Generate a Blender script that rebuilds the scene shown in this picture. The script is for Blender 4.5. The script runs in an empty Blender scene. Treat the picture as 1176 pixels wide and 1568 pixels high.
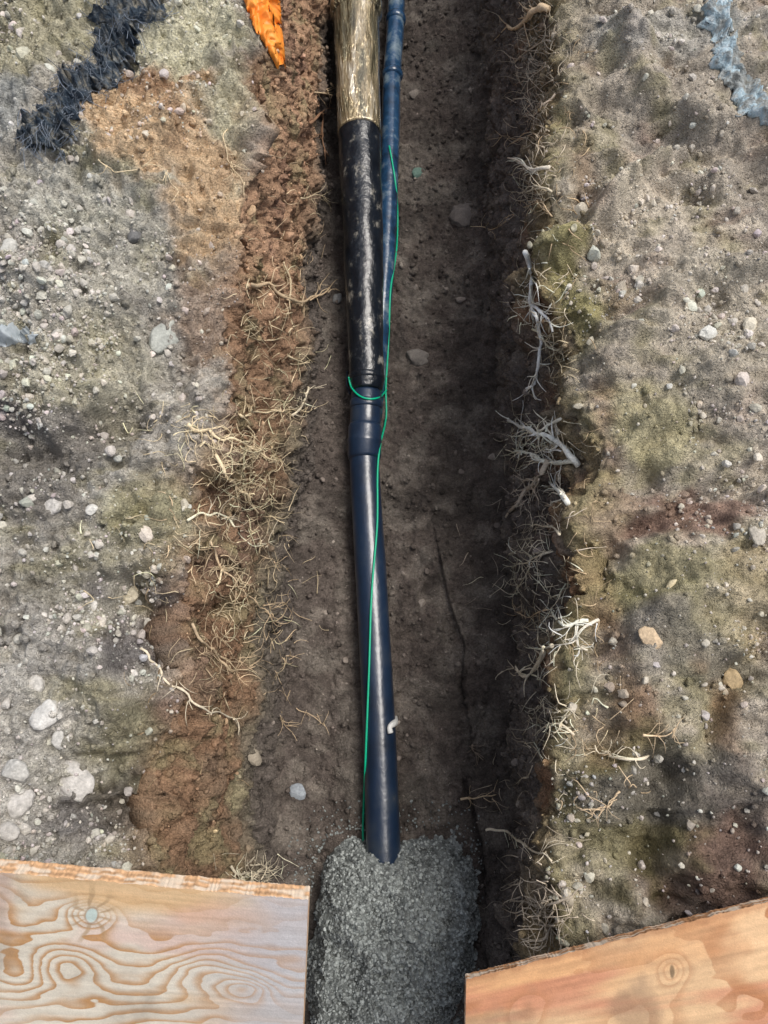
import bpy, math, random
import numpy as np
from mathutils import Vector
from mathutils.bvhtree import BVHTree
random.seed(7); rng=np.random.default_rng(7)

# ------------------------------------------------------------ camera model
H=1.7; T=math.radians(16); F=1132.0; D=0.9
cT,sT=math.cos(T),math.sin(T)
def ray(px,py):
    dx=(px-588)/F; dy=(784-py)/F
    return np.array([dx, dy*cT+sT, dy*sT-cT])
def P(px,py,z):
    r=ray(px,py); return np.array([0,0,H])+r*((z-H)/r[2])

# ------------------------------------------------------------ noise
def _h(ix,iy,iz,seed):
    n=(ix*374761393+iy*668265263+iz*2147483647+seed*1274126177)&0xFFFFFFFF
    n=((n^(n>>13))*1274126177)&0xFFFFFFFF
    n=((n^(n>>16))*2246822519)&0xFFFFFFFF
    n=n^(n>>15)
    return (n&0xFFFFFF).astype(np.float64)/0xFFFFFF
def vn(p,seed=0):
    f=np.floor(p); i=f.astype(np.int64); t=p-f; t=t*t*t*(t*(t*6-15)+10)
    r=0
    for a in (0,1):
        wa=t[...,0] if a else 1-t[...,0]
        for b in (0,1):
            wb=t[...,1] if b else 1-t[...,1]
            for c in (0,1):
                wc=t[...,2] if c else 1-t[...,2]
                r=r+wa*wb*wc*_h(i[...,0]+a,i[...,1]+b,i[...,2]+c,seed)
    return r*2-1
def fbm(p,s,o=4,seed=0,g=.5):
    r=0;a=1;tot=0
    for k in range(o):
        r=r+a*vn(p*s+17.3*k,seed+k); tot+=a; a*=g; s*=2.03
    return r/tot
def ss(a,b,x):
    t=np.clip((x-a)/(b-a),0,1); return t*t*(3-2*t)

# ------------------------------------------------------------ mesh helpers
def mk(name,v,f,mat=None,col=None,smooth=True,parent=None):
    v=np.asarray(v,dtype=np.float32); f=np.asarray(f,dtype=np.int32)
    me=bpy.data.meshes.new(name); k=f.shape[1]
    me.vertices.add(len(v)); me.vertices.foreach_set('co',v.ravel())
    me.loops.add(f.size); me.loops.foreach_set('vertex_index',f.ravel())
    me.polygons.add(len(f)); me.polygons.foreach_set('loop_start',np.arange(0,f.size,k,dtype=np.int32))
    try: me.polygons.foreach_set('loop_total',np.full(len(f),k,dtype=np.int32))
    except Exception: pass
    me.update(calc_edges=True)
    me.polygons.foreach_set('use_smooth',np.full(len(f),smooth,dtype=bool))
    if col is not None:
        a=me.color_attributes.new('Col','FLOAT_COLOR','POINT')
        c=np.ones((len(v),4),dtype=np.float32); c[:,:3]=col
        a.data.foreach_set('color',c.ravel())
    me.validate(); me.update()
    ob=bpy.data.objects.new(name,me); bpy.context.scene.collection.objects.link(ob)
    if mat: me.materials.append(mat)
    if parent: ob.parent=parent
    return ob
def empty(name):
    e=bpy.data.objects.new(name,None); bpy.context.scene.collection.objects.link(e); return e
def gridf(n,m,off=0):
    i=np.arange(n-1)[:,None]*m+np.arange(m-1)[None,:]
    return np.stack([i,i+1,i+m+1,i+m],-1).reshape(-1,4)+off
def smoothpath(pts,n):
    pts=np.asarray(pts,float); k=len(pts)
    e=np.vstack([2*pts[0]-pts[1],pts,2*pts[-1]-pts[-2]])
    d=np.r_[0,np.cumsum(np.linalg.norm(np.diff(pts[:,:3],axis=0),axis=1))]
    out=[]
    for s in np.linspace(0,d[-1],n):
        i=min(max(np.searchsorted(d,s)-1,0),k-2); t=(s-d[i])/max(d[i+1]-d[i],1e-9)
        p0,p1,p2,p3=e[i],e[i+1],e[i+2],e[i+3]
        out.append(.5*((2*p1)+(-p0+p2)*t+(2*p0-5*p1+4*p2-p3)*t*t+(-p0+3*p1-3*p2+p3)*t**3))
    return np.array(out)
def tube(pts,rad,n=8,cap=False):
    pts=np.asarray(pts,float); rad=np.broadcast_to(rad,(len(pts),)).copy()
    if cap:
        pts=np.vstack([pts[:1],pts,pts[-1:]]); rad=np.r_[1e-5,rad,1e-5]
    tg=np.gradient(pts,axis=0)
    L=np.linalg.norm(tg,axis=1)
    for i in range(len(tg)):
        if L[i]<1e-7: tg[i]=tg[i-1] if i else tg[1]
    if cap: tg[0]=tg[2]; tg[1]=tg[2]; tg[-1]=tg[-3]; tg[-2]=tg[-3]
    tg/=np.maximum(np.linalg.norm(tg,axis=1),1e-9)[:,None]
    ref=np.array([0.13,0.21,1.]); ref/=np.linalg.norm(ref)
    a=np.cross(tg,ref); bad=np.linalg.norm(a,axis=1)<.05
    a[bad]=np.cross(tg[bad],[1,0,0]); a/=np.linalg.norm(a,axis=1)[:,None]
    b=np.cross(tg,a)
    th=np.linspace(0,2*np.pi,n,endpoint=False)
    v=pts[:,None]+rad[:,None,None]*(a[:,None]*np.cos(th)[None,:,None]+b[:,None]*np.sin(th)[None,:,None])
    m=len(pts); i=np.arange(m-1)[:,None]*n; j=np.arange(n)[None,:]; j2=(j+1)%n
    f=np.stack([i+j,i+j2,i+n+j2,i+n+j],-1).reshape(-1,4)
    return v.reshape(-1,3),f
class Acc:
    def __init__(s): s.v=[];s.f=[];s.c=[];s.n=0
    def add(s,v,f,c):
        s.v.append(v); s.f.append(np.asarray(f)+s.n); s.c.append(np.broadcast_to(c,(len(v),3))); s.n+=len(v)
    def make(s,name,mat,smooth=True):
        return mk(name,np.vstack(s.v),np.vstack(s.f),mat,np.vstack(s.c),smooth)

# ------------------------------------------------------------ materials
def mat(name,base=None,rough=.9,attr=False,noise=None,bump=None,spec=.3,coat=0,colors=None,metal=0,vor=None,bscale=None):
    m=bpy.data.materials.new(name); m.use_nodes=True; nt=m.node_tree; N=nt.nodes; L=nt.links
    b=N['Principled BSDF']; b.inputs['Roughness'].default_value=rough; b.inputs['Metallic'].default_value=metal
    b.inputs['Specular IOR Level'].default_value=spec; b.inputs['Coat Weight'].default_value=coat
    b.inputs['Coat Roughness'].default_value=.12
    tc=N.new('ShaderNodeTexCoord')
    if attr:
        a=N.new('ShaderNodeVertexColor'); a.layer_name='Col'; cur=a.outputs[0]
    elif colors:
        mp=N.new('ShaderNodeMapping'); mp.inputs['Scale'].default_value=colors[2] if len(colors)>2 else (1,1,1)
        L.new(tc.outputs['Object'],mp.inputs[0])
        nz=N.new('ShaderNodeTexNoise'); nz.inputs['Scale'].default_value=colors[0]; nz.inputs['Detail'].default_value=8
        nz.inputs['Roughness'].default_value=.62
        L.new(mp.outputs[0],nz.inputs['Vector']); r=N.new('ShaderNodeValToRGB')
        e=r.color_ramp.elements
        for k,(p,c) in enumerate(colors[1]):
            el=e[k] if k<2 else e.new(p)
            el.position=p; el.color=(*c,1)
        L.new(nz.outputs[0],r.inputs[0]); cur=r.outputs[0]
    else:
        rg=N.new('ShaderNodeRGB'); rg.outputs[0].default_value=(*base,1); cur=rg.outputs[0]
    for (s,lo,hi) in (noise or []):
        nz=N.new('ShaderNodeTexNoise'); nz.inputs['Scale'].default_value=s; nz.inputs['Detail'].default_value=6
        nz.inputs['Roughness'].default_value=.65
        L.new(tc.outputs['Object'],nz.inputs['Vector'])
        mr=N.new('ShaderNodeMapRange'); mr.inputs[1].default_value=.3; mr.inputs[2].default_value=.7
        mr.inputs[3].default_value=lo; mr.inputs[4].default_value=hi; L.new(nz.outputs[0],mr.inputs[0])
        mx=N.new('ShaderNodeVectorMath'); mx.operation='SCALE'; L.new(cur,mx.inputs[0]); L.new(mr.outputs[0],mx.inputs['Scale'])
        cur=mx.outputs[0]
    prev=None
    if vor:
        for (s,lo,hi,d) in vor:
            vo=N.new('ShaderNodeTexVoronoi'); vo.inputs['Scale'].default_value=s; vo.inputs['Randomness'].default_value=1
            L.new(tc.outputs['Object'],vo.inputs['Vector'])
            sp=N.new('ShaderNodeSeparateColor'); L.new(vo.outputs['Color'],sp.inputs[0])
            mr=N.new('ShaderNodeMapRange'); mr.inputs[3].default_value=lo; mr.inputs[4].default_value=hi; L.new(sp.outputs[0],mr.inputs[0])
            mx=N.new('ShaderNodeVectorMath'); mx.operation='SCALE'; L.new(cur,mx.inputs[0]); L.new(mr.outputs[0],mx.inputs['Scale']); cur=mx.outputs[0]
            bp=N.new('ShaderNodeBump'); bp.invert=True; bp.inputs['Distance'].default_value=d; L.new(vo.outputs['Distance'],bp.inputs['Height'])
            if prev: L.new(prev,bp.inputs['Normal'])
            prev=bp.outputs[0]
    L.new(cur,b.inputs['Base Color'])
    for (s,d) in (bump or []):
        nz=N.new('ShaderNodeTexNoise'); nz.inputs['Scale'].default_value=s; nz.inputs['Detail'].default_value=5
        nz.inputs['Roughness'].default_value=.6
        if bscale:
            m2_=N.new('ShaderNodeMapping'); m2_.inputs['Scale'].default_value=bscale; L.new(tc.outputs['Object'],m2_.inputs[0]); L.new(m2_.outputs[0],nz.inputs['Vector'])
        else: L.new(tc.outputs['Object'],nz.inputs['Vector'])
        bp=N.new('ShaderNodeBump'); bp.inputs['Strength'].default_value=1; bp.inputs['Distance'].default_value=d
        L.new(nz.outputs[0],bp.inputs['Height'])
        if prev: L.new(prev,bp.inputs['Normal'])
        prev=bp.outputs[0]
    if prev: L.new(prev,b.inputs['Normal'])
    return m
M_soil=mat('soil',attr=True,rough=.95,spec=.12,noise=[(38,.82,1.2),(160,.72,1.3)],bump=[(60,.010),(190,.006)],vor=[(210,.85,1.18,.003)])
M_stone=mat('stone',attr=True,rough=.85,spec=.25,noise=[(150,.75,1.25)],bump=[(220,.002)])
M_root=mat('root_bark',attr=True,rough=.8,spec=.25,noise=[(120,.7,1.25)])
M_pipe=mat('black_polyethylene',rough=.33,spec=.8,coat=.2,colors=(6,[(.3,(.008,.015,.03)),(.52,(.012,.028,.062)),(.64,(.03,.045,.07)),(.74,(.13,.12,.11))]),bump=[(9,.004),(60,.0008)])
M_sleeve=mat('black_shrink_sleeve',rough=.24,spec=.55,coat=.2,colors=(16,[(.3,(.005,.007,.011)),(.54,(.010,.014,.021)),(.59,(.03,.033,.036)),(.68,(.34,.32,.28))],(1,.75,1)),bump=[(12,.010),(45,.002)])
M_clear=mat('clear_plastic_tube',rough=.10,spec=.9,coat=1,metal=.55,colors=(8,[(.34,(.07,.065,.045)),(.45,(.22,.195,.12)),(.54,(.50,.40,.24)),(.64,(.92,.86,.70))],(1.8,.4,1.8)),bump=[(16,.035),(50,.004)],bscale=(1.6,.22,1.6))  # opaque; pale ramp end paints lengthwise glassy highlights into the olive and tan colour
M_blue=mat('blue_conduit',rough=.25,spec=.6,coat=.3,colors=(12,[(.3,(.010,.022,.045)),(.52,(.02,.065,.14)),(.66,(.18,.24,.28))]),bump=[(20,.004)])
M_wire=mat('green_wire_insulation',base=(.0,.46,.25),rough=.4,spec=.5)

# ------------------------------------------------------------ terrain
def ctrl(pts,z):
    w=np.array([P(x,y,z) for x,y in pts]); o=np.argsort(w[:,1]); return w[o,1],w[o,0]
LL=ctrl([(430,-200),(422,0),(405,150),(375,300),(348,420),(350,550),(335,650),(300,740),(285,850),(262,950),(285,1050),(268,1150),(232,1300),(225,1450),(225,1600)],0)
RL=ctrl([(850,-200),(855,0),(868,100),(850,220),(836,350),(872,500),(892,650),(908,720),(884,850),(905,950),(882,1050),(872,1200),(880,1350),(862,1450),(850,1600)],0)
LFl=ctrl([(505,-200),(500,0),(492,300),(490,500),(475,700),(458,850),(440,1000),(425,1200),(425,1400),(430,1600)],-D)
RFl=ctrl([(728,-200),(733,0),(740,200),(742,400),(757,600),(772,800),(785,1000),(785,1300),(780,1600)],-D)
yf=np.linspace(-1.05,3.6,820)
rows=np.r_[-60,-40,-25,-15,-9,-6,np.linspace(-4,-1.2,16),yf,np.linspace(3.65,6.5,40),9,15,25,40,60]
def sm(y,c): return np.interp(y,c[0],c[1])
y1=rows+0.0
q=np.stack([y1,0*y1,0*y1],-1)
lipL=sm(y1,LL)+.034*fbm(q,7,4,1); lipR=sm(y1,RL)+.05*fbm(q,6,4,2)
flL=sm(y1,LFl)+.02*fbm(q,5,3,3); flR=sm(y1,RFl)+.03*fbm(q,5,3,4)
dep=ss(-9,-4,y1)*(1-ss(6.5,9,y1))
dO=np.r_[np.linspace(0,1.25,230),np.geomspace(1.3,60,26)]
nW,nF=120,190
X=[];Z=[];K=[];Fr=[]
for d in dO[::-1]:
    X.append(lipL-d); Z.append(-.05*math.exp(-d/.05)*np.ones_like(y1)+.05*ss(.05,.5,np.array(d))); K.append(0); Fr.append(d)
for f in np.linspace(0,1,nW+2)[1:-1]:
    e=f-.05*math.sin(math.pi*f)
    X.append(lipL+(flL-lipL)*e); Z.append((-.05-(D-.05-.05)*f)*np.ones_like(y1)); K.append(1); Fr.append(f)
for f in np.linspace(0,1,nF):
    w=flR-flL; x=flL+w*f; dl=w*f; dr=w*(1-f)
    X.append(x); Z.append(-D+.05*np.exp(-dl/.04)+.10*np.exp(-dr/.09)); K.append(2); Fr.append(f)
for f in np.linspace(1,0,nW+2)[1:-1]:
    X.append(lipR+(flR-lipR)*(f+.02*math.sin(math.pi*f))); Z.append((-.05-(D-.05-.10)*f)*np.ones_like(y1)); K.append(3); Fr.append(f)
for d in dO:
    X.append(lipR+d); Z.append(-.05*math.exp(-d/.04)*np.ones_like(y1)+.03*ss(.05,.5,np.array(d))); K.append(4); Fr.append(d)
X=np.stack(X,1); Z=np.stack(Z,1); K=np.array(K); Fr=np.array(Fr)
Z=Z*dep[:,None]; Y=np.broadcast_to(y1[:,None],X.shape)
V=np.stack([X,Y,Z],-1)
Kg=np.broadcast_to(K[None],X.shape); Fg=np.broadcast_to(Fr[None],X.shape)
def normals(V):
    a=np.gradient(V,axis=1); b=np.gradient(V,axis=0); n=np.cross(a,b); n/=np.maximum(np.linalg.norm(n,axis=-1),1e-12)[...,None]; return n
Nn=normals(V)
near=(1-ss(3,8,np.abs(X)))*(1-ss(6,12,np.abs(Y)))
isG=(Kg==0)|(Kg==4); isW=(Kg==1)|(Kg==3); isF=Kg==2
def blend(g,w,f,r=None):
    r=g if r is None else r
    a=np.where(Kg==0,g,np.where(Kg==4,r,np.where(isW,w,f))).astype(float)
    ker=9; c=np.cumsum(np.pad(a,((0,0),(ker,ker)),mode='edge'),axis=1); a2=(c[:,2*ker:]-c[:,:-2*ker])/(2*ker)
    return a2[:,:a.shape[1]]
n1=fbm(V,3.2,3,11); n2=fbm(V,11,4,21,.55); n3=fbm(V,45,3,31,.6); n4=np.abs(fbm(V,22,3,41)); n4b=np.abs(fbm(V,60,2,43))
n5=vn(V*150,55)
Q=np.stack([X*.9+Y*.5,-X*.25+Y*1.6,V[...,2]],-1); n6r=np.abs(fbm(Q,5.5,3,57))
disp=blend(.05,.03,.022)*n1+blend(.05,.055,.030,.030)*n2+blend(.020,.014,.009,.010)*n3+blend(.055,.05,.020,.016)*(.25-n4)+blend(.018,.014,.007,.008)*(.2-n4b)+blend(.004,.003,.0015,.002)*n5+blend(0,.03,0,.09)*(.22-n6r)
def pdist(pts,z):
    w=np.array([P(x,y,z)[:2] for x,y in pts]); best=np.full(X.shape,9.); side=np.zeros(X.shape)
    for a,b in zip(w[:-1],w[1:]):
        ab=b-a; t=np.clip(((X-a[0])*ab[0]+(Y-a[1])*ab[1])/(ab@ab),0,1)
        dx=X-a[0]-t*ab[0]; dy=Y-a[1]-t*ab[1]; d=np.hypot(dx,dy); m=d<best
        best=np.where(m,d,best); side=np.where(m,np.sign(ab[0]*dy-ab[1]*dx),side)
    return best,side
wob=.03*fbm(V,9,3,71); wob2=.02*fbm(V,30,3,72)
cd,cs=pdist([(675,860),(690,930),(712,990),(706,1050),(722,1120),(716,1200),(738,1290),(745,1400),(742,1560)],-D)
cd2=np.abs(cd*np.sign(cs)+wob*.5+wob2*.6)
cfade=ss(.9,.0,Y)*.6+.4
crk=np.exp(-(cd2/.010)**2)*isF*cfade*ss(-.35,.1,fbm(V,8,2,73))
disp=disp-.03*crk+np.where(isF,.035*np.exp(-cd2/.06)*(cs>0),0)
for pts,h,w in [([(1040,240),(960,290),(900,345),(850,375)],.10,.028),([(1176,430),(1090,420),(1010,470),(930,560)],.07,.045),([(1176,720),(1080,770),(980,800),(900,870)],-.08,.045),
                ([(960,60),(1000,160),(1080,200),(1176,220)],.06,.045),([(330,90),(385,160),(400,260)],.07,.04),([(0,690),(90,700),(190,640)],-.10,.05),([(200,900),(240,960),(300,1000),(340,1050)],-.13,.04),
                ([(1030,1180),(1000,1300),(1040,1420)],-.09,.05),([(180,70),(210,130),(170,180)],-.06,.03),([(1060,880),(980,980),(960,1100)],.06,.045),([(1100,560),(1040,620),(960,680)],.06,.04),
                ([(300,150),(250,230),(180,260)],.06,.045),([(40,430),(120,480),(200,470)],.05,.05),([(60,950),(140,1000),(180,1090)],.05,.05),([(1176,1000),(1110,1060),(1090,1150)],-.08,.04),([(150,1250),(240,1230),(280,1150)],-.09,.05)]:
    d,_=pdist(pts,0); disp=disp+np.where(isG,h*np.exp(-((d+wob+wob2*.6)/w)**2),0)
V=V+Nn*(disp*near)[...,None]
Nn=normals(V)

def C(*c): return np.array(c,float)
grey=C(.43,.405,.355); dgrey=C(.26,.24,.215); brown=C(.34,.20,.12); tan=C(.64,.47,.30); pale=C(.60,.57,.42); olive=C(.31,.285,.13); dark=C(.115,.098,.086); redb=C(.22,.125,.095); blue=C(.2,.3,.38); char=C(.09,.083,.085)
col=np.empty(V.shape)
def mixc(col,c,w): return col+(c-col)*np.clip(w,0,1)[...,None]
m1=fbm(V,5,4,101); m2=fbm(V,14,4,111); m3=fbm(V,40,3,121); m4=fbm(V,7,4,131); m5=fbm(V,26,3,137)
col[:]=grey
col=mixc(col,dgrey,ss(-.1,.4,m1)*.7)
col=mixc(col,olive,ss(.05,.35,m2)*.5)
col=mixc(col,C(.54,.52,.47),ss(.05,.4,m5)*.5)
col=np.where((Kg==4)[...,None],mixc(mixc(mixc(mixc(np.broadcast_to(C(.42,.37,.305),V.shape),dgrey,ss(0,.4,m1)*.4),olive,ss(.05,.35,m2)*.42),redb,ss(.2,.45,m4)*.45),C(.52,.46,.37),ss(.05,.4,m5)*.45),col)
col=np.where((Kg==4)[...,None],mixc(col,C(.58,.51,.41),(1-ss(.02,.12,n6r))*.5*ss(-.3,.6,Y)),col)
warp=np.stack([fbm(V,6,4,141),fbm(V,6,4,151)],-1)*.13
def blob(px,py,rx,ry,c,s):
    global col
    w=P(px,py,0); k=(H/abs(ray(px,py)[2]))/F
    dx=(X+warp[...,0]-w[0])/(rx*k); dy=(Y+warp[...,1]-w[1])/(ry*k)
    r=np.sqrt(dx*dx+dy*dy)+.45*m2+.2*m5
    col=np.where(isG[...,None],mixc(col,c,(1-ss(.6,1.1,r))*s),col)
for b in [(230,190,130,150,tan,1),(330,300,90,110,tan*.9,1),(250,120,60,70,brown,.7),(300,60,70,90,pale,1),(370,170,35,130,pale,1),(240,50,50,60,pale,.7),(440,60,50,180,brown,.9),(60,60,120,110,C(.40,.37,.24),.7),(280,215,30,60,brown*.9,.6),
          (110,330,110,70,C(.56,.55,.48),.6),(330,470,50,120,brown*.9,.5),(180,420,110,110,C(.54,.52,.44),.5),(60,700,130,120,dgrey*.75,.8),(10,640,50,60,char,.7),(10,200,50,60,blue*.7,.3),(180,640,110,70,dgrey,.5),
          (60,1120,120,130,C(.54,.52,.48),.6),(230,800,60,90,olive,.6),(200,1180,90,120,olive*.55,.7),(290,1220,60,160,redb*.9,.7),(140,1230,110,60,char*1.4,.7),(230,950,60,60,char*1.3,.8),(120,560,120,90,C(.43,.40,.28),.5),(150,870,110,70,C(.33,.31,.24),.5),
          (960,60,60,60,blue*1.3,.15),(1050,40,120,60,C(.48,.47,.43),.6),(960,320,120,50,C(.62,.55,.44),.7),(1090,500,140,120,C(.50,.45,.36),.6),(870,420,35,160,olive,.8),(900,240,40,90,brown*.8,.5),
          (1010,650,90,70,C(.43,.39,.22),.7),(1050,800,100,60,redb*1.1,.75),(1000,900,120,60,olive*.9,.6),(930,1080,50,150,brown*.7,.7),(1100,1030,90,120,olive*.75,.6),(1130,1120,50,80,brown*.8,.6),(1090,1340,140,110,redb*.6,.85),(960,1250,90,150,olive*.5,.75),(920,800,40,200,brown*.8,.5),(1140,900,60,80,C(.42,.34,.18),.5),(1040,1000,150,60,dgrey*.9,.6),(1060,1200,140,80,dgrey*.65,.75)]:
    blob(*b)
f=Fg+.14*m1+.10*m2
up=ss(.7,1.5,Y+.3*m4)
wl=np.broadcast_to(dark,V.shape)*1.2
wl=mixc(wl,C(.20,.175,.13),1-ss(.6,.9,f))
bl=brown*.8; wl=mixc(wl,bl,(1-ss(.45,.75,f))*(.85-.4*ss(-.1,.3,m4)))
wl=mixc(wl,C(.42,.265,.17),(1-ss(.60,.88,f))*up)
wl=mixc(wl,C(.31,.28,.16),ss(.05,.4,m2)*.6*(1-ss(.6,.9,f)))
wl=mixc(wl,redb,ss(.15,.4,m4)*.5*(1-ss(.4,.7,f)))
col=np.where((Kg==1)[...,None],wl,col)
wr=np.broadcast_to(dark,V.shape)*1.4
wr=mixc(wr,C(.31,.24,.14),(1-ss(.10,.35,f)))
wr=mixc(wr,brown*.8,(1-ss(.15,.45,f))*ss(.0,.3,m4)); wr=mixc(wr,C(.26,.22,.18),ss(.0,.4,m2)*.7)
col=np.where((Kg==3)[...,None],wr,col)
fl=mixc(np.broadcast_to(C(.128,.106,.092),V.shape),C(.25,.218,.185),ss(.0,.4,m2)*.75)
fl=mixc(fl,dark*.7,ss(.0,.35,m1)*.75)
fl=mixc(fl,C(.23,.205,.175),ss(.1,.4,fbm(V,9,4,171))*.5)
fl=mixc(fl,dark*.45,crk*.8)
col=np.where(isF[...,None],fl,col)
lp=np.exp(-Fg/.05)*isG
col=np.where((Kg==0)[...,None],mixc(col,C(.38,.25,.16),lp*.85*ss(-.3,.3,m2+.15)),col)
col=np.where((Kg==4)[...,None],mixc(col,C(.27,.235,.11),lp*.9*ss(-.35,.2,m2+.15)),col)
col=col*(1+.28*m3[...,None]+.26*m5[...,None])
ker=3
cpad=np.cumsum(np.pad(col,((0,0),(ker,ker),(0,0)),mode='edge'),axis=1); col=((cpad[:,2*ker:]-cpad[:,:-2*ker])/(2*ker))[:,:col.shape[1]]
nr,nc=X.shape
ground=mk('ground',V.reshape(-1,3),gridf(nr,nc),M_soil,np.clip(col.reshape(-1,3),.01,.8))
bpy.context.view_layer.update()
dg=bpy.context.evaluated_depsgraph_get()
bvh=BVHTree.FromObject(ground,dg)
def hit(px,py,tree=None):
    r=ray(px,py); r/=np.linalg.norm(r)
    h=(tree or bvh).ray_cast(Vector((0,0,H)),Vector(r))
    if h[0] is None:
        return P(px,py,-D),np.array([0,0,1.])
    n=np.array(h[1]); 
    if n@r>0: n=-n
    return np.array(h[0]),n

# ------------------------------------------------------------ pipes
pipe=empty('black_drain_pipe')
def zpipe(py): return np.interp(py,[-300,0,205,590,700,1350,1450],[-.60,-.64,-.69,-.80,-.835,-.83,-.84])
AXP=smoothpath([(-300,541,0),(0,545,0),(100,547,0),(205,551,0),(400,557,0),(590,561,0),(690,558,0),(780,562,0),(950,572,0),(1150,582,0),(1330,588,0),(1420,590,0)],200)
def axis(py):
    px=np.interp(py,AXP[:,0],AXP[:,1])
    return P(px,py,zpipe(py))
def section(pys,rads,name,m,n=48,wr=0):
    pts=np.array([axis(p) for p in pys]); v,f=tube(pts,rads,n,cap=True)
    if wr:
        a=np.repeat(np.vstack([pts[:1],pts,pts[-1:]]),n,axis=0); d=v-a; L=np.linalg.norm(d,axis=1,keepdims=True); k=fbm(v*np.array([1,.6,1]),12,2,77)
        v=a+d*(1+np.where(L>.01,wr*k[:,None],0))
    return mk(name,v,f,m,parent=pipe)
section(np.linspace(640,1420,60),.054,'lower_pipe',M_pipe,wr=.015)
section([598,602,640,648,660],[.05,.056,.057,.057,.05],'spigot',M_pipe)
section([650,653,655,672,674,678,680,698,701,704],[.056,.060,.0615,.0615,.0635,.0635,.0615,.0615,.060,.056],'coupling',M_pipe)
section([614,616,624,626],[.058,.0605,.0605,.058],'coupling_rib',M_pipe)
ys=np.linspace(203,598,140); rs=np.interp(ys,[203,400,560,585,598],[.083,.075,.064,.063,.058])
section(ys,rs,'sleeve',M_sleeve,80,.06)
section([574,576,582,584],[.064,.068,.068,.064],'clamp_band',M_sleeve)
ys=np.linspace(-300,206,120); rs=np.interp(ys,[-300,0,206],[.098,.094,.0855])
section(ys,rs,'clear_tube',M_clear,80,.04)
section([2,4,8,20,24,27],[.094,.103,.107,.107,.101,.094],'tube_collar',M_clear)
con=empty('blue_conduit_pipe')
bp=[P(x,y,z) for x,y,z in [(612,-300,-.82),(607,0,-.82),(600,120,-.82),(597,240,-.83),(590,400,-.85),(578,540,-.87),(570,640,-.9)]]
v,f=tube(smoothpath(bp,50),.038,24,cap=True); mk('conduit',v,f,M_blue,parent=con)
for (py,px) in [(115,601),(30,606)]:
    a=P(px,py-5,-.82); b=P(px,py+5,-.82); v,f=tube([a,a+(b-a)*.3,b-(b-a)*.3,b],[.040,.045,.045,.040],24,cap=True); mk('coupling',v,f,M_blue,parent=con)

allv=[];allf=[];k=0
for o in [*pipe.children,*con.children]:
    me=o.data; allv+= [tuple(x.co) for x in me.vertices]; allf+=[tuple(i+k for i in p.vertices) for p in me.polygons]; k=len(allv)
bp_=BVHTree.FromPolygons(allv,allf)
def hit2(px,py):
    a,na=hit(px,py); r=ray(px,py); r/=np.linalg.norm(r); h=bp_.ray_cast(Vector((0,0,H)),Vector(r))
    if h[0] is not None and h[0].z>a[2]:
        return np.array(h[0]),np.array(h[1])
    return a,na
def drape(pts,n,off):
    pp=smoothpath([(x,y,0) for x,y in pts],n); out=[]
    for x,y,_ in pp:
        p,nn=hit2(x,y); out.append(p+np.array([0,0,off]))
    out=np.array(out)
    for _ in range(6): out[1:-1]=(out[:-2]+out[1:-1]*2+out[2:])/4
    return out
w1=drape([(596,225),(604,270),(609,320),(607,390),(598,440),(596,500),(593,560),(590,605),(593,640),(583,675),(578,720),(578,800),(572,870),(568,930),(566,1000),(563,1080),(559,1180),(556,1260),(556,1296),(566,1316),(584,1334)],130,.006)
wire=empty('green_tracer_wire')
v,f=tube(w1,.0036,8,cap=True); mk('run',v,f,M_wire,parent=wire)
w2=drape([(534,578),(538,594),(550,607),(566,612),(582,609),(592,598)],40,.005)
v,f=tube(w2,.0036,8,cap=True); mk('loop',v,f,M_wire,parent=wire)
w3=drape([(532,570),(531,590),(536,604)],16,.006); v,f=tube(w3,.004,8,cap=True); mk('strap_tail',v,f,M_pipe,parent=pipe)
tagp=drape([(606,1098),(604,1108),(596,1112),(598,1122)],16,.014)
v,f=tube(tagp,np.interp(np.linspace(0,1,16),[0,.3,.7,1],[.006,.012,.008,.010]),10,cap=True)
mk('white_plastic_tag',v,f,mat('white_plastic',base=(.75,.75,.72),rough=.5))

# ------------------------------------------------------------ stones
def ico(sub):
    import bmesh
    bm=bmesh.new(); bmesh.ops.create_icosphere(bm,subdivisions=sub,radius=1)
    v=np.array([x.co[:] for x in bm.verts]); f=np.array([[q.index for q in p.verts] for p in bm.faces]); bm.free(); return v,f
def variants(sub,n,amp):
    v,f=ico(sub); out=[]
    for k in range(n):
        d=1+amp*vn(v*1.3+k*9.1,k)+amp*.5*vn(v*3+k*5.1,k+50)
        w=v*d[:,None]*rng.uniform(.6,1.15,3)
        for _ in range(5):
            n_=rng.normal(size=3); n_/=np.linalg.norm(n_); dd=w@n_; ex=np.maximum(dd-.55,0); w=w-ex[:,None]*n_*.85
        out.append(w)
    return out,f
def rotm(n):
    q=rng.normal(size=(n,4)); q/=np.linalg.norm(q,axis=1)[:,None]; w,x,y,z=q.T
    return np.stack([np.stack([1-2*(y*y+z*z),2*(x*y-z*w),2*(x*z+y*w)],-1),np.stack([2*(x*y+z*w),1-2*(x*x+z*z),2*(y*z-x*w)],-1),np.stack([2*(x*z-y*w),2*(y*z+x*w),1-2*(x*x+y*y)],-1)],1)
S1=variants(1,10,.25); S2=variants(2,14,.28)
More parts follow.
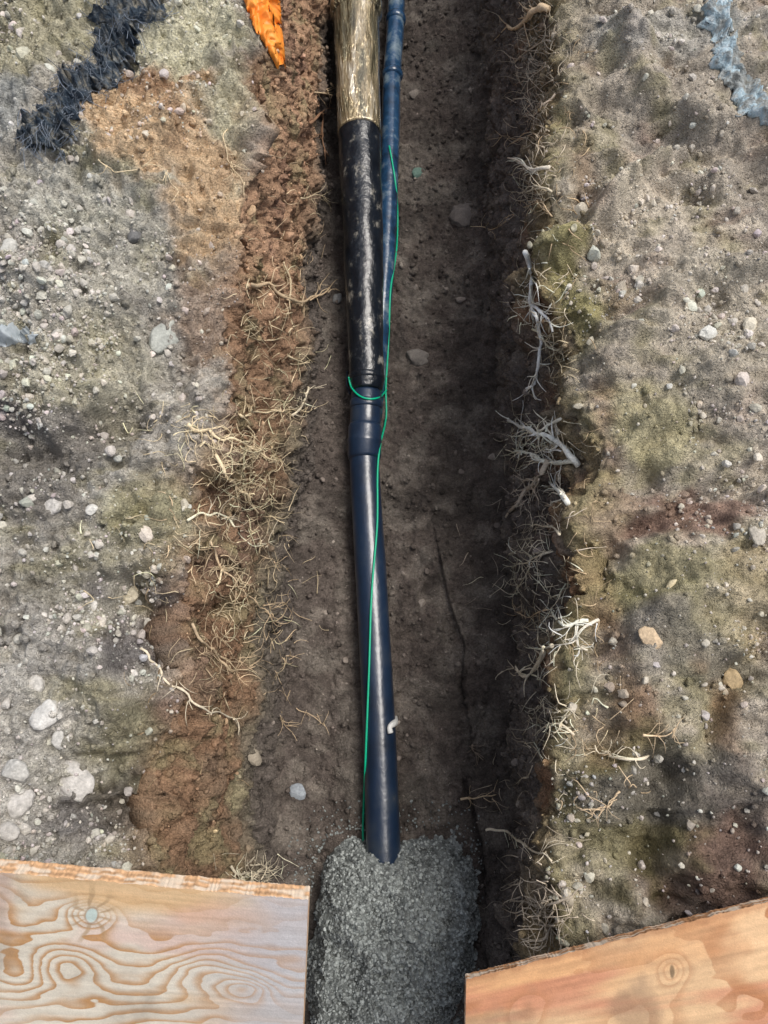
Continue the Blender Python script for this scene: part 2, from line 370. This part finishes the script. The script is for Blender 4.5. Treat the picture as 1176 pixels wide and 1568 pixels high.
def scatter(acc,pos,size,colr,S,sink=.25,nrm=None):
    vs,f=S; n=len(pos); which=rng.integers(0,len(vs),n)
    for k,v in enumerate(vs):
        m=which==k; c=m.sum()
        if not c: continue
        Rm=rotm(c); w=np.einsum('nij,vj->nvi',Rm,v)*size[m][:,None,None]
        nn=nrm[m] if nrm is not None else np.array([[0,0,1.]])
        w=w+pos[m][:,None]+(nn*(size[m]*(.5-sink))[:,None])[:,None]
        ff=f[None]+(np.arange(c)*len(v))[:,None,None]
        acc.add(w.reshape(-1,3),ff.reshape(-1,3),np.repeat(colr[m],len(v),axis=0))
fineR=(Y>-1.02)&(Y<3.6)&(np.abs(X)<1.8)
Vf=V.reshape(-1,3); Nf=Nn.reshape(-1,3); colf=np.clip(col.reshape(-1,3),.01,1)
cl=fbm(V,3.5,3,201); cl2=fbm(V,12,3,211)
dens=np.where(Kg==0,.25+2.4*ss(-.2,.25,cl+.12)*ss(-.3,.2,cl2)*ss(.01,.12,Fg),np.where(Kg==4,.10+.9*ss(-.05,.3,cl)*ss(-.2,.3,cl2),np.where(isF,.05,.05)))*fineR
dens=np.where((Kg==0)&(Y>1.25)&(X>-1.05),dens*.25,dens)
dens=np.where(Kg==4,dens*(1+1.2*ss(.5,-.2,Y)),dens)
pr=(dens/dens.sum()).ravel()
gr=Acc()
def pick(n,lo,hi,S,pw=2,lgt=(.8,1.5),sink=.25):
    idx=rng.choice(len(pr),n,p=pr); sz=lo+(hi-lo)*rng.random(n)**pw
    g=rng.uniform(*lgt,n)[:,None]
    base=np.array([[.47,.45,.41]])*g*(1+rng.normal(0,.04,(n,3)))
    own=colf[idx]; k=rng.random(n)[:,None]**.8
    inT=((Kg.ravel()[idx]==2)|(Kg.ravel()[idx]==1)|(Kg.ravel()[idx]==3))[:,None]
    base=np.where(inT,own*rng.uniform(.8,2.2,n)[:,None],base*(1-.65*k)+own*1.15*.65*k)
    scatter(gr,Vf[idx]+rng.normal(0,.0015,(n,3)),sz,np.clip(base,.02,.78),S,sink,Nf[idx])
pick(40000,.0018,.0045,S1,1.5,(.6,1.35))
pick(15000,.004,.0085,S1,2)
pick(4200,.0075,.015,S2,1.6)
pick(330,.013,.026,S2,2)
gr.make('gravel',M_stone,False)
cd_=np.where(isF,.7,np.where(isW,1.1,.45))*fineR; pc=(cd_/cd_.sum()).ravel()
ac=Acc(); n=19000; idx=rng.choice(len(pc),n,p=pc)
scatter(ac,Vf[idx],.002+.013*rng.random(n)**3,np.clip(colf[idx]*rng.uniform(.75,1.35,n)[:,None],.01,1),S1,.3,Nf[idx])
ac.make('soil_clods',M_soil,True)

rocks=[(250,517,26,(.40,.41,.37)),(997,980,17,(.55,.42,.28)),(198,912,14,(.50,.45,.34)),(112,1197,26,(.50,.48,.45)),(72,1096,20,(.58,.57,.54)),(95,1130,14,(.52,.51,.48)),(640,545,17,(.20,.18,.16)),(708,330,19,(.20,.175,.155)),
       (15,380,12,(.50,.49,.45)),(82,776,13,(.48,.46,.43)),(455,1212,11,(.32,.35,.38)),(640,265,10,(.14,.22,.18)),(516,457,8,(.3,.3,.29)),(382,322,10,(.52,.36,.22)),(30,1230,18,(.52,.5,.47)),(15,1275,14,(.47,.45,.42)),
       (1120,1040,14,(.42,.32,.19)),(1030,895,9,(.58,.5,.33)),(1160,820,13,(.48,.44,.37)),(205,360,12,(.15,.15,.15)),(140,780,9,(.56,.55,.51)),(55,1050,13,(.52,.5,.46)),(25,1180,16,(.47,.46,.43))]
for px,py,r,c in rocks:
    p,nn=hit(px,py); s=np.linalg.norm(p-np.array([0,0,H]))/F*r
    v,f=ico(4); d=1+.2*vn(v*1.4+px,3)+.08*vn(v*3.5+px,5)+.03*vn(v*11+px,6)
    w=v*d[:,None]
    for _ in range(6):
        n_=rng.normal(size=3); n_/=np.linalg.norm(n_); dd=w@n_; ex=np.maximum(dd-.72,0); w=w-ex[:,None]*n_*.7
    a=rng.random()*6; w=w*np.array([1.15,.9,.6]); w=w@np.array([[math.cos(a),-math.sin(a),0],[math.sin(a),math.cos(a),0],[0,0,1]])
    infl=-.1 if 600<px<720 else .05
    mk('rock',w*s+p+np.array([0,0,s*infl]),f,M_stone,np.broadcast_to(np.array(c),w.shape)*(1+.25*fbm(v,3,3,int(px)))[:,None])

# ------------------------------------------------------------ bedding gravel mound
bd=[(498,1325),(515,1303),(538,1292),(560,1296),(600,1302),(625,1296),(655,1289),(692,1298),(720,1328),(738,1368),(744,1410),(737,1470),(714,1530),(690,1590),(640,1640),(560,1650),(480,1620),(468,1560),(476,1450),(483,1370)]
zt=-.74
bw=np.array([P(x,y,zt)[:2] for x,y in bd]); cc=np.array([P(606,1450,zt)[0],P(606,1450,zt)[1]])
ang=np.arctan2(bw[:,1]-cc[1],bw[:,0]-cc[0]); rr=np.hypot(*(bw-cc).T); o=np.argsort(ang); ang=ang[o]; rr=rr[o]
nt_,nr_=500,210
th=np.linspace(-np.pi,np.pi,nt_+1); Rb=np.interp(th,np.r_[ang-2*np.pi,ang,ang+2*np.pi],np.r_[rr,rr,rr])
ct=np.stack([np.cos(th)*3,np.sin(th)*3,0*th],-1); Rb=Rb*(1+.05*fbm(ct,1.6,4,302))
tt=np.linspace(0,1.2,nr_)
TH,TT=np.meshgrid(th,tt,indexing='ij'); RR=TT*Rb[:,None]
mx=cc[0]+RR*np.cos(TH); my=cc[1]+RR*np.sin(TH)
mz=-D-.03+.16*(1-ss(.72,1.16,TT))+.12*(1-np.clip(TT,0,1)**2)
MV=np.stack([mx,my,mz],-1)
nn=fbm(MV,9,3,301); n6=fbm(MV,40,3,311); n7=fbm(MV,130,2,321)
MV=MV+np.stack([0*nn,0*nn,.06*nn+.022*n6+.009*n7],-1)
MV[...,0]+=.010*n6; MV[...,1]+=.010*fbm(MV,40,2,331)
gc=np.array([.25,.27,.26])*(1+.35*n6+.4*n7+.6*nn)[...,None]
mv_=MV.reshape(-1,3); gcf=np.clip(gc.reshape(-1,3),.01,1)
mound=Acc(); fq=gridf(nt_+1,nr_); 
mound.add(mv_,np.vstack([fq[:,[0,1,2]],fq[:,[0,2,3]]])[:,::-1],gcf)
w=(RR*(TT<1.18)).ravel(); idx=rng.choice(len(w),24000,p=w/w.sum()); n=len(idx)
gg=np.array([[.27,.29,.28]])*rng.uniform(.45,1.9,n)[:,None]
scatter(mound,mv_[idx],.0016+.0060*rng.random(n)**2.2,gg,S1,.3)
n=900; a=rng.uniform(-np.pi,np.pi,n); rb=np.interp(a,th,Rb)*(1.1+.35*rng.random(n)**2); sx=cc[0]+rb*np.cos(a); sy=cc[1]+rb*np.sin(a); pos=[]
for x,y in zip(sx,sy):
    h=bvh.ray_cast(Vector((x,y,1)),Vector((0,0,-1))); pos.append(tuple(h[0]) if h[0] is not None and h[0].z<-.7 else (x,y,-1.2))
scatter(mound,np.array(pos),.002+.004*rng.random(n),np.array([[.24,.26,.25]])*rng.uniform(.5,1.6,n)[:,None],S1,.3)
mound.make('gravel_mound',M_stone,False)

# ------------------------------------------------------------ roots
roots=Acc()
def root(pts,r0,r1,off=.006,c=(.42,.34,.24),n=None,wig=1.0,lift=0):
    L=sum(math.hypot(b[0]-a[0],b[1]-a[1]) for a,b in zip(pts[:-1],pts[1:])); n=n or max(5,int(L/5))
    pp=smoothpath([(x,y,0) for x,y in pts],n)
    out=[]
    for i,(x,y,_) in enumerate(pp):
        p,nn=hit2(x,y); t=i/(n-1)
        out.append(p+nn*(off+lift*t+r0*.5)+rng.normal(0,.0022*wig,3))
    out=np.array(out)
    for _ in range(2): out[1:-1]=(out[:-2]+out[1:-1]*2+out[2:])/4
    rad=np.linspace(r0,r1,n)*(1+.15*rng.normal(size=n)); 
    v,f=tube(out,np.maximum(rad,.0004),6 if r0<.004 else 10,cap=True)
    roots.add(v,f,np.minimum(np.array(c)*rng.uniform(.8,1.3),.85))
def walk(x,y,a,L,r,c,curl=.35,off=.008,lift=0):
    pts=[(x,y)]; st=7; k=max(3,int(L/st))
    for _ in range(k):
        a+=rng.normal(0,curl); x+=st*math.cos(a); y+=st*math.sin(a); pts.append((x,y))
    root(pts,r,r*.35,off,c,lift=lift)
    return pts
def fibrous(pts,r0,r1,nb,bl,c,off=.014,lift=.0):
    pts=[pts[0]]+[(x+rng.normal()*3,y+rng.normal()*3) for x,y in pts[1:-1]]+[pts[-1]]
    root(pts,r0*.85,r1*.75,off,c,lift=lift)
    pp=smoothpath([(x,y,0) for x,y in pts],30)
    for _ in range(nb+4):
        i=rng.integers(3,29); d=pp[i]-pp[i-1]; a=math.atan2(d[1],d[0])+rng.choice([-1,1])*rng.uniform(.3,1.2)
        walk(pp[i][0],pp[i][1],a,rng.uniform(.4,1)*bl,max(.0011,r1*.5),c,off=off,lift=rng.uniform(0,.02))
W=(.74,.65,.49); Tn=(.60,.46,.30); St=(.68,.56,.37); Wh=(.84,.77,.64)
for a in [([(372,430),(410,438),(450,452),(485,452),(506,443)],.0075,.005,9,50,Tn),([(430,400),(435,430),(440,470),(455,520)],.004,.002,8,40,St),
    ([(360,640),(400,630),(440,628),(480,626)],.004,.002,10,40,St),([(445,640),(460,620),(472,596)],.005,.004,6,30,W),([(440,540),(465,552),(455,565),(468,560)],.004,.002,4,20,St),
    ([(280,650),(330,665),(380,690),(420,700),(440,715)],.005,.002,16,50,St),([(330,700),(360,740),(400,780),(430,800)],.005,.002,18,55,St),([(290,790),(340,790),(380,830),(420,830)],.004,.0015,16,50,W),
    ([(320,830),(350,880),(390,920),(430,960)],.004,.0015,16,50,Tn),([(290,960),(320,1000),(350,1030),(390,1020)],.005,.002,14,45,Tn),([(215,1000),(245,1030),(280,1065),(320,1088),(358,1098),(362,1120)],.0036,.0026,6,35,W),
    ([(350,1335),(380,1340),(420,1330)],.004,.002,14,40,W),([(360,1370),(385,1340),(410,1320)],.003,.002,10,40,W),([(330,900),(345,870),(370,890)],.004,.002,8,40,St),
    ([(478,140),(500,142),(505,150)],.004,.003,3,20,Tn),([(470,195),(485,170),(490,220),(500,240)],.006,.003,4,25,(.3,.17,.1)),([(455,300),(480,300),(505,305)],.003,.001,5,30,St),([(340,200),(350,250),(380,290)],.002,.001,3,30,St),
    ([(845,10),(825,18),(800,32),(778,46)],.012,.007,5,40,Tn),([(850,60),(820,70),(790,92)],.004,.002,9,45,(.46,.39,.3)),([(845,100),(820,120),(800,140)],.003,.0015,9,40,(.46,.39,.3)),([(855,150),(830,170),(810,190)],.004,.002,8,40,(.46,.38,.3)),
    ([(840,265),(810,252),(780,238)],.0065,.004,5,30,Wh),([(800,205),(830,210),(750,215)],.002,.001,4,30,Tn),([(850,290),(825,290),(800,300)],.004,.002,9,30,W),([(850,330),(830,320),(805,318)],.003,.001,6,30,Tn),
    ([(815,390),(818,430),(812,460),(828,500),(826,540),(822,580),(808,603)],.008,.005,18,38,Wh),([(812,460),(822,480),(850,500)],.006,.004,8,30,Wh),([(818,500),(840,530),(870,545)],.004,.002,8,30,W),
    ([(885,705),(870,690),(845,668),(815,655),(785,650)],.010,.006,16,48,Wh),([(882,715),(845,705),(815,700),(788,690)],.009,.005,12,42,Wh),([(860,640),(840,655),(800,660)],.005,.003,10,40,Wh),([(840,710),(820,745),(795,770),(776,790)],.009,.006,8,40,(.55,.47,.37)),
    ([(872,770),(860,755),(850,740)],.009,.005,8,34,Wh),([(865,810),(840,803),(815,800)],.004,.002,8,32,W),([(850,850),(820,860),(785,868)],.004,.002,14,45,W),([(815,870),(800,885),(790,905)],.003,.002,8,32,W),
    ([(895,950),(875,965),(855,950),(845,930)],.006,.003,10,48,Wh),([(915,950),(880,965),(878,985),(890,1000)],.005,.003,9,48,Wh),([(852,985),(835,1005),(810,1032),(792,1022)],.007,.005,9,45,W),([(840,930),(810,940),(790,935)],.003,.001,7,35,Tn),
    ([(870,1090),(845,1082),(830,1078)],.004,.002,8,34,W),([(880,1130),(855,1120),(825,1118)],.004,.002,10,35,W),([(985,1152),(960,1162),(935,1155),(908,1150)],.004,.0025,8,35,W),([(980,1115),(1010,1122),(1030,1120)],.003,.0015,6,25,Tn),
    ([(700,1222),(730,1224),(758,1220)],.0045,.002,5,20,Tn),([(740,1273),(775,1282),(810,1295),(850,1310)],.005,.002,8,30,W),([(870,1365),(840,1385),(800,1375),(780,1390)],.004,.002,14,45,(.5,.43,.34)),([(860,1400),(835,1430),(800,1440)],.004,.002,12,45,(.5,.43,.34)),
    ([(950,1220),(915,1235),(895,1250)],.003,.0015,6,30,Tn),([(720,1135),(735,1165)],.003,.0015,2,20,(.25,.2,.15)),([(450,1085),(480,1098),(500,1110)],.002,.001,3,20,Tn),([(425,1100),(450,1120)],.002,.001,2,20,Tn),
    ([(150,240),(190,260),(240,255),(270,290)],.0018,.001,4,30,St),([(720,350),(760,345),(790,330)],.0015,.001,2,20,Tn)]:
    fibrous(*a)
def mat_roots(cx,cy,rx,ry,n,L,c,r=.0013,ang=None):
    for _ in range(int(n*1.25)):
        x=cx+rng.normal()*rx; y=cy+rng.normal()*ry
        a=rng.uniform(0,6.28) if ang is None else ang+rng.normal(0,.8)
        walk(x,y,a,rng.uniform(.4,1.2)*L,r*rng.uniform(.5,1.5),np.array(c)*rng.uniform(.6,1.3),.45,.006,rng.uniform(0,.035))
for a in [(400,500,28,40,45,34,St),(440,570,20,40,25,26,St),(420,630,30,20,35,30,St),(370,690,32,28,90,42,St),(385,760,32,40,100,40,St),(330,830,40,40,55,40,Tn),(370,930,40,50,80,40,St),(345,1010,30,30,45,34,Tn),
          (390,1345,22,18,36,34,W),(450,330,25,70,25,28,Tn),(250,840,60,60,25,40,St),(270,660,40,25,25,40,St),(430,960,12,60,25,24,Tn),(300,1120,50,70,20,28,(.3,.22,.13)),
          (825,90,18,60,95,38,(.5,.43,.33)),(825,200,16,60,75,32,(.54,.46,.35)),(815,300,14,25,34,28,W),(825,480,16,45,50,30,W),(860,560,14,50,34,26,(.5,.42,.28)),(830,680,30,25,70,38,W),(820,770,24,30,54,36,(.62,.53,.42)),
          (815,870,22,25,50,36,W),(840,960,30,35,44,36,W),(850,1110,20,40,44,32,W),(830,1400,26,40,80,34,(.54,.46,.36)),(800,1180,26,60,30,28,(.44,.37,.28)),(930,1150,40,60,20,26,Tn),(900,900,15,120,34,24,(.5,.38,.24)),(870,300,14,120,30,24,(.5,.38,.24)),(740,900,30,60,7,26,(.34,.28,.22))]:
    mat_roots(*a)
roots.make('tree_roots',M_root)

# ------------------------------------------------------------ fabrics
def ribbon(name,path,wid,m,nl=120,nw=30,h=.02,base=.012,sc=22,seed=1,c=None,jag=.12):
    pp=smoothpath([(x,y,w) for (x,y),w in zip(path,wid)],nl); V2=np.zeros((nl,nw,3))
    tg=np.gradient(pp[:,:2],axis=0); tg/=np.linalg.norm(tg,axis=1)[:,None]; nm=np.stack([-tg[:,1],tg[:,0]],-1)
    def edge(): return np.convolve(np.pad(1+jag*rng.normal(size=nl),1,mode='edge'),np.ones(3)/3,'valid')+jag*1.2*vn(np.stack([np.arange(nl)*.12,np.zeros(nl),np.zeros(nl)],-1),int(rng.integers(99)))
    eL,eR=edge(),edge()
    for i in range(nl):
        for j in range(nw):
            t=(j/(nw-1)-.5); t=t*pp[i,2]*(eL[i] if t<0 else eR[i]); p,_=hit(pp[i,0]+nm[i,0]*t,pp[i,1]+nm[i,1]*t); V2[i,j]=p
    z=V2[...,2].copy()
    for _ in range(3): z[1:-1,1:-1]=(z[:-2,1:-1]+z[2:,1:-1]+z[1:-1,:-2]+z[1:-1,2:])/4
    e=1-np.abs(np.linspace(-1,1,nw))**4
    nz=fbm(V2,sc,3,seed); V2[...,2]=z+base*.5+(base+h*np.abs(nz)*1.6)*e[None,:]
    ob=mk(name,V2.reshape(-1,3),gridf(nl,nw),m,c)
    ob.modifiers.new('s','SOLIDIFY').thickness=.002
    return ob,V2
M_geo=mat('woven_geotextile',rough=.9,spec=.15,colors=(24,[(.32,(.025,.035,.055)),(.46,(.06,.085,.115)),(.55,(.15,.165,.175)),(.66,(.40,.37,.30))]),bump=[(45,.02),(220,.006)])
fab=empty('geotextile_fabric')
o,V2=ribbon('cloth',[(215,-60),(195,20),(186,70),(160,115),(112,150),(78,190),(68,235)],[64,72,62,48,50,62,60],M_geo,nl=170,nw=44,h=.055,seed=5,jag=.34); o.parent=fab
fr=Acc()
for _ in range(900):
    i=int(rng.integers(0,170)); j=int(rng.choice([0,43])) if rng.random()<.4 else int(rng.integers(0,44))
    p=V2[i,j]+[0,0,.004]
    tg=V2[min(i+1,169),j]-V2[max(i-1,0),j]; tg/=np.linalg.norm(tg)+1e-9; d=tg*rng.choice([-1,1])+rng.normal(0,.15,3)*[1,1,.1]
    if i>=150: d=np.array([-.2,-1,0])+rng.normal(0,.35,3)*[1,1,.2]
    d/=np.linalg.norm(d)
    L=rng.uniform(.015,.05); bend=rng.normal(0,.3,3)*[1,1,.1]
    q=np.array([p+d*L*t+bend*L*t*t-np.array([0,0,.006])*t for t in np.linspace(0,1,7)])
    v,f=tube(q,.0007,5); fr.add(v,f,np.array([.12,.14,.17])*rng.uniform(.4,2.2))
o=fr.make('frayed_threads',M_root); o.parent=fab
M_tarp=mat('blue_white_tarp',rough=.8,spec=.2,colors=(20,[(.34,(.24,.24,.22)),(.46,(.38,.41,.41)),(.56,(.42,.56,.64)),(.68,(.75,.79,.79))]),bump=[(35,.02),(160,.006)])
ribbon('blue_tarp',[(1100,-80),(1100,0),(1108,60),(1132,120),(1168,170),(1230,210)],[50,48,44,40,40,44],M_tarp,h=.035,base=.004,seed=9,jag=.35)
M_or=mat('orange_vinyl',rough=.45,spec=.4,colors=(9,[(.35,(.82,.20,.015)),(.6,(.94,.34,.05)),(.78,(.95,.5,.2))]),bump=[(14,.003)])
ribbon('orange_marking_flag',[(392,-90),(400,-20),(408,30),(421,70),(433,112)],[60,60,48,30,12],M_or,h=.007,base=.02,sc=7,seed=13,jag=.03)
ribbon('blue_plastic_scrap',[(-30,508),(0,512),(30,514),(58,518)],[26,30,28,14],mat('pale_blue_plastic',rough=.7,colors=(25,[(.35,(.30,.34,.36)),(.65,(.5,.54,.56))])),nl=40,h=.010,base=.002,seed=15,jag=.25)

# ------------------------------------------------------------ plywood
M_ply=mat('plywood_veneer',attr=True,rough=.6,spec=.3,noise=[(60,.93,1.07),(400,.9,1.1)],bump=[(250,.0008)])
def plywood(name,A,B,Cc,Dd,th,fn,edgecol,nu=620,nv=420):
    A,B,Cc,Dd=[np.array(x) for x in (A,B,Cc,Dd)]
    u=np.linspace(0,1,nu)[:,None,None]; v=np.linspace(0,1,nv)[None,:,None]
    S=(A*(1-u)+B*u)*(1-v)+(Cc*(1-u)+Dd*u)*v
    n=np.cross(B-A,Cc-A); n/=np.linalg.norm(n); 
    if n[2]<0: n=-n
    U=u[...,0]*np.linalg.norm(B-A)+0*v[...,0]; Vv=v[...,0]*np.linalg.norm(Cc-A)+0*u[...,0]
    c=fn(U,Vv)
    S=S.copy(); jit=.0015*vn(np.stack([U[:,0]*60,0*U[:,0],0*U[:,0]],-1),3)+.001*vn(np.stack([U[:,0]*300,0*U[:,0],0*U[:,0]],-1),4)
    dv=(Cc-A)/np.linalg.norm(Cc-A); S[:,0]+=dv*jit[:,None]
    acc=Acc(); acc.add(S.reshape(-1,3),gridf(nu,nv),c.reshape(-1,3))
    bot=S-n*th; acc.add(bot.reshape(-1,3)[:],gridf(nu,nv)[:,::-1],c.reshape(-1,3)*.8)
    lay=np.linspace(0,1,11)
    def side(line):
        k=len(line); E=line[:,None]-n*th*lay[None,:,None]
        i=np.arange(k)[:,None]; q=np.stack([i*.07+0*lay,lay*6+0*i,0*i+0*lay],-1)
        a=vn(q,8)[...,None]; b=vn(q*np.array([5,1,1]),9)[...,None]
        pl=np.where((np.arange(11)//2)%2==0,1.,.7)[None,:,None]*np.array(edgecol)*(1+.3*b)
        pl=pl+(np.array([.72,.62,.50])-pl)*np.clip(a*2+.1,0,1)*.8
        acc.add(E.reshape(-1,3),gridf(k,11),np.clip(pl.reshape(-1,3),.02,1))
    side(S[:,0]); side(S[0]); side(S[-1]); side(S[:,-1])
    return acc.make(name,M_ply,True)
def n2(U,Vv,su,sv,o,seed): return fbm(np.stack([U*su,Vv*sv,0*U+seed],-1),1,o,seed)
def knots(U,Vv,ks):
    fld=0
    for (a,b,s,k) in ks:
        r2=((U-a)/(s*1.3))**2+((Vv-b)/s)**2; fld=fld+k*np.exp(-r2)
    return fld
def saw(g):
    t=g-np.floor(g); return ss(.35,1-.02,t)*(1-ss(1-.03,1,t))
zl=.25; zn=-.02
A=P(472,1378,zl); B=P(-330,1306,zl+.03); C0=P(461,1640,zn+.02); D0=P(-420,1620,zn+.05)
LU=np.linalg.norm(B-A)
ku=LU*(472-147)/(472+330); kv=.075
def fnL(U,Vv):
    kn=knots(U,Vv,[(ku,kv,.03,2.0),(ku+.1,kv+.14,.05,-1.3),(ku-.2,.19,.05,1.6),(.1,.22,.035,1.8),(ku+.04,.2,.045,1.6),(ku+.2,.06,.05,1.0)])
    g=Vv*28+2.8*n2(U,Vv,3.5,6,4,5)+kn*2.4+.5*n2(U,Vv,14,30,3,6)
    band=saw(g)
    base=np.broadcast_to(C(.76,.69,.57),U.shape+(3,)).copy()
    base=mixc(base,C(.74,.48,.24),ss(-.1,.3,n2(U,Vv,3,7,4,15))*.85)
    base=mixc(base,C(.72,.46,.40),ss(.1,.45,n2(U,Vv,5,9,3,25))*.55)
    base=mixc(base,C(.54,.54,.56),(1-ss(.02,.22,U+.10*n2(U,Vv,5,5,2,35)))*.85)
    k=(.3+.65*ss(-.3,.3,n2(U,Vv,4,6,3,45)))*(.5+.5*ss(.0,.3,U))
    base=mixc(base,C(.52,.27,.10),band*k)
    r=np.hypot((U-ku)/.8,(Vv-kv)/1.3); an=np.arctan2(Vv-kv,U-ku)
    pet=ss(.3,.95,np.cos(an*9+2.5*n2(U,Vv,30,30,2,52)))*ss(.012,.02,r)*(1-ss(.03,.065,r)); base=mixc(base,C(.45,.30,.16),pet*.7)
    base=mixc(base,C(.56,.65,.60),1-ss(.011,.0135,r+.0015*n2(U,Vv,90,90,2,53))); base=mixc(base,C(.3,.2,.12),(ss(.011,.0135,r)*(1-ss(.0135,.018,r)))*.6)
    base=base*(1+.12*n2(U,Vv,8,160,2,65))[...,None]*(1+.14*n2(U,Vv,4,4,3,66))[...,None]
    base=mixc(base,C(.26,.21,.16),ss(.15,.5,n2(U,Vv,7,7,6,75))*.5)
    return np.clip(base*.88,.02,1)
plywood('plywood_sheet',A,B,C0,D0,.030,fnL,(.66,.40,.22))
zr=.10
A=P(714,1500,zr); B=P(1450,1310,zr+.02); C0=P(711,1660,zr-.04); D0=P(1500,1600,zr-.04)
ku2=np.linalg.norm(P(1022,1420,zr)-A)
def fnR(U,Vv):
    kn=knots(U,Vv,[(ku2,.06,.02,2.2),(.12,.08,.03,1.2),(.33,.12,.06,1.2)])
    g=Vv*10+.5*np.sin(U*6)+1.8*n2(U,Vv,2.2,7,4,5)+kn*1.3-U*2.2+.25*n2(U,Vv,20,60,2,7)
    band=saw(g)
    base=np.broadcast_to(C(.66,.37,.18),U.shape+(3,)).copy()
    base=mixc(base,C(.70,.48,.28),ss(-.15,.3,n2(U,Vv,3,8,4,115))*.8)
    base=mixc(base,C(.56,.24,.14),ss(.0,.3,n2(U,Vv,2,18,4,125))*.8)
    base=mixc(base,C(.40,.17,.07),band*(.4+.5*ss(-.2,.3,n2(U,Vv,3,9,3,126))))
    base=mixc(base,C(.34,.15,.07),(1-ss(.0,.010,Vv+.008*n2(U,Vv,40,4,3,9)))*.5)
    r=np.hypot((U-ku2)/.6,(Vv-.06)/1.2)+.002*n2(U,Vv,70,70,2,129); base=mixc(base,C(.13,.09,.05),(1-ss(.002,.006,np.abs(r-.004)))*.75)
    base=base*(1+.16*n2(U,Vv,10,180,2,135))[...,None]*(1+.16*n2(U,Vv,5,5,3,136))[...,None]
    base=mixc(base,C(.26,.17,.11),ss(.15,.5,n2(U,Vv,9,9,6,145))*.5)
    return np.clip(base*.86,.02,1)
plywood('plywood_sheet.001',A,B,C0,D0,.018,fnR,(.42,.22,.11))

# ------------------------------------------------------------ light, sky, camera
sc=bpy.context.scene
w=bpy.data.worlds.new('World'); sc.world=w; w.use_nodes=True; nt=w.node_tree
sky=nt.nodes.new('ShaderNodeTexSky'); sky.sky_type='NISHITA'; sky.sun_disc=False
el,az=math.radians(64),math.radians(60)
sky.sun_elevation=el; sky.sun_rotation=az; sky.air_density=1; sky.dust_density=4
hs=nt.nodes.new('ShaderNodeHueSaturation'); hs.inputs['Saturation'].default_value=.6
nt.links.new(sky.outputs[0],hs.inputs['Color']); nt.links.new(hs.outputs[0],nt.nodes['Background'].inputs[0]); nt.nodes['Background'].inputs[1].default_value=.15
sd=bpy.data.lights.new('sun','SUN'); sd.energy=2.4; sd.angle=math.radians(28); sd.color=(1,.95,.88)
so=bpy.data.objects.new('sun',sd); sc.collection.objects.link(so)
dv=Vector((math.sin(az)*math.cos(el),math.cos(az)*math.cos(el),math.sin(el)))
so.rotation_euler=dv.to_track_quat('Z','Y').to_euler()
cam=bpy.data.cameras.new('camera'); co=bpy.data.objects.new('camera',cam); sc.collection.objects.link(co); sc.camera=co
cam.sensor_fit='VERTICAL'; cam.sensor_height=36; cam.lens=36*F/1568; cam.clip_start=.05; cam.clip_end=300
co.location=(0,0,H); co.rotation_euler=(T,0,0)
sc.view_settings.view_transform='Standard'; sc.view_settings.look='None'; sc.view_settings.exposure=0
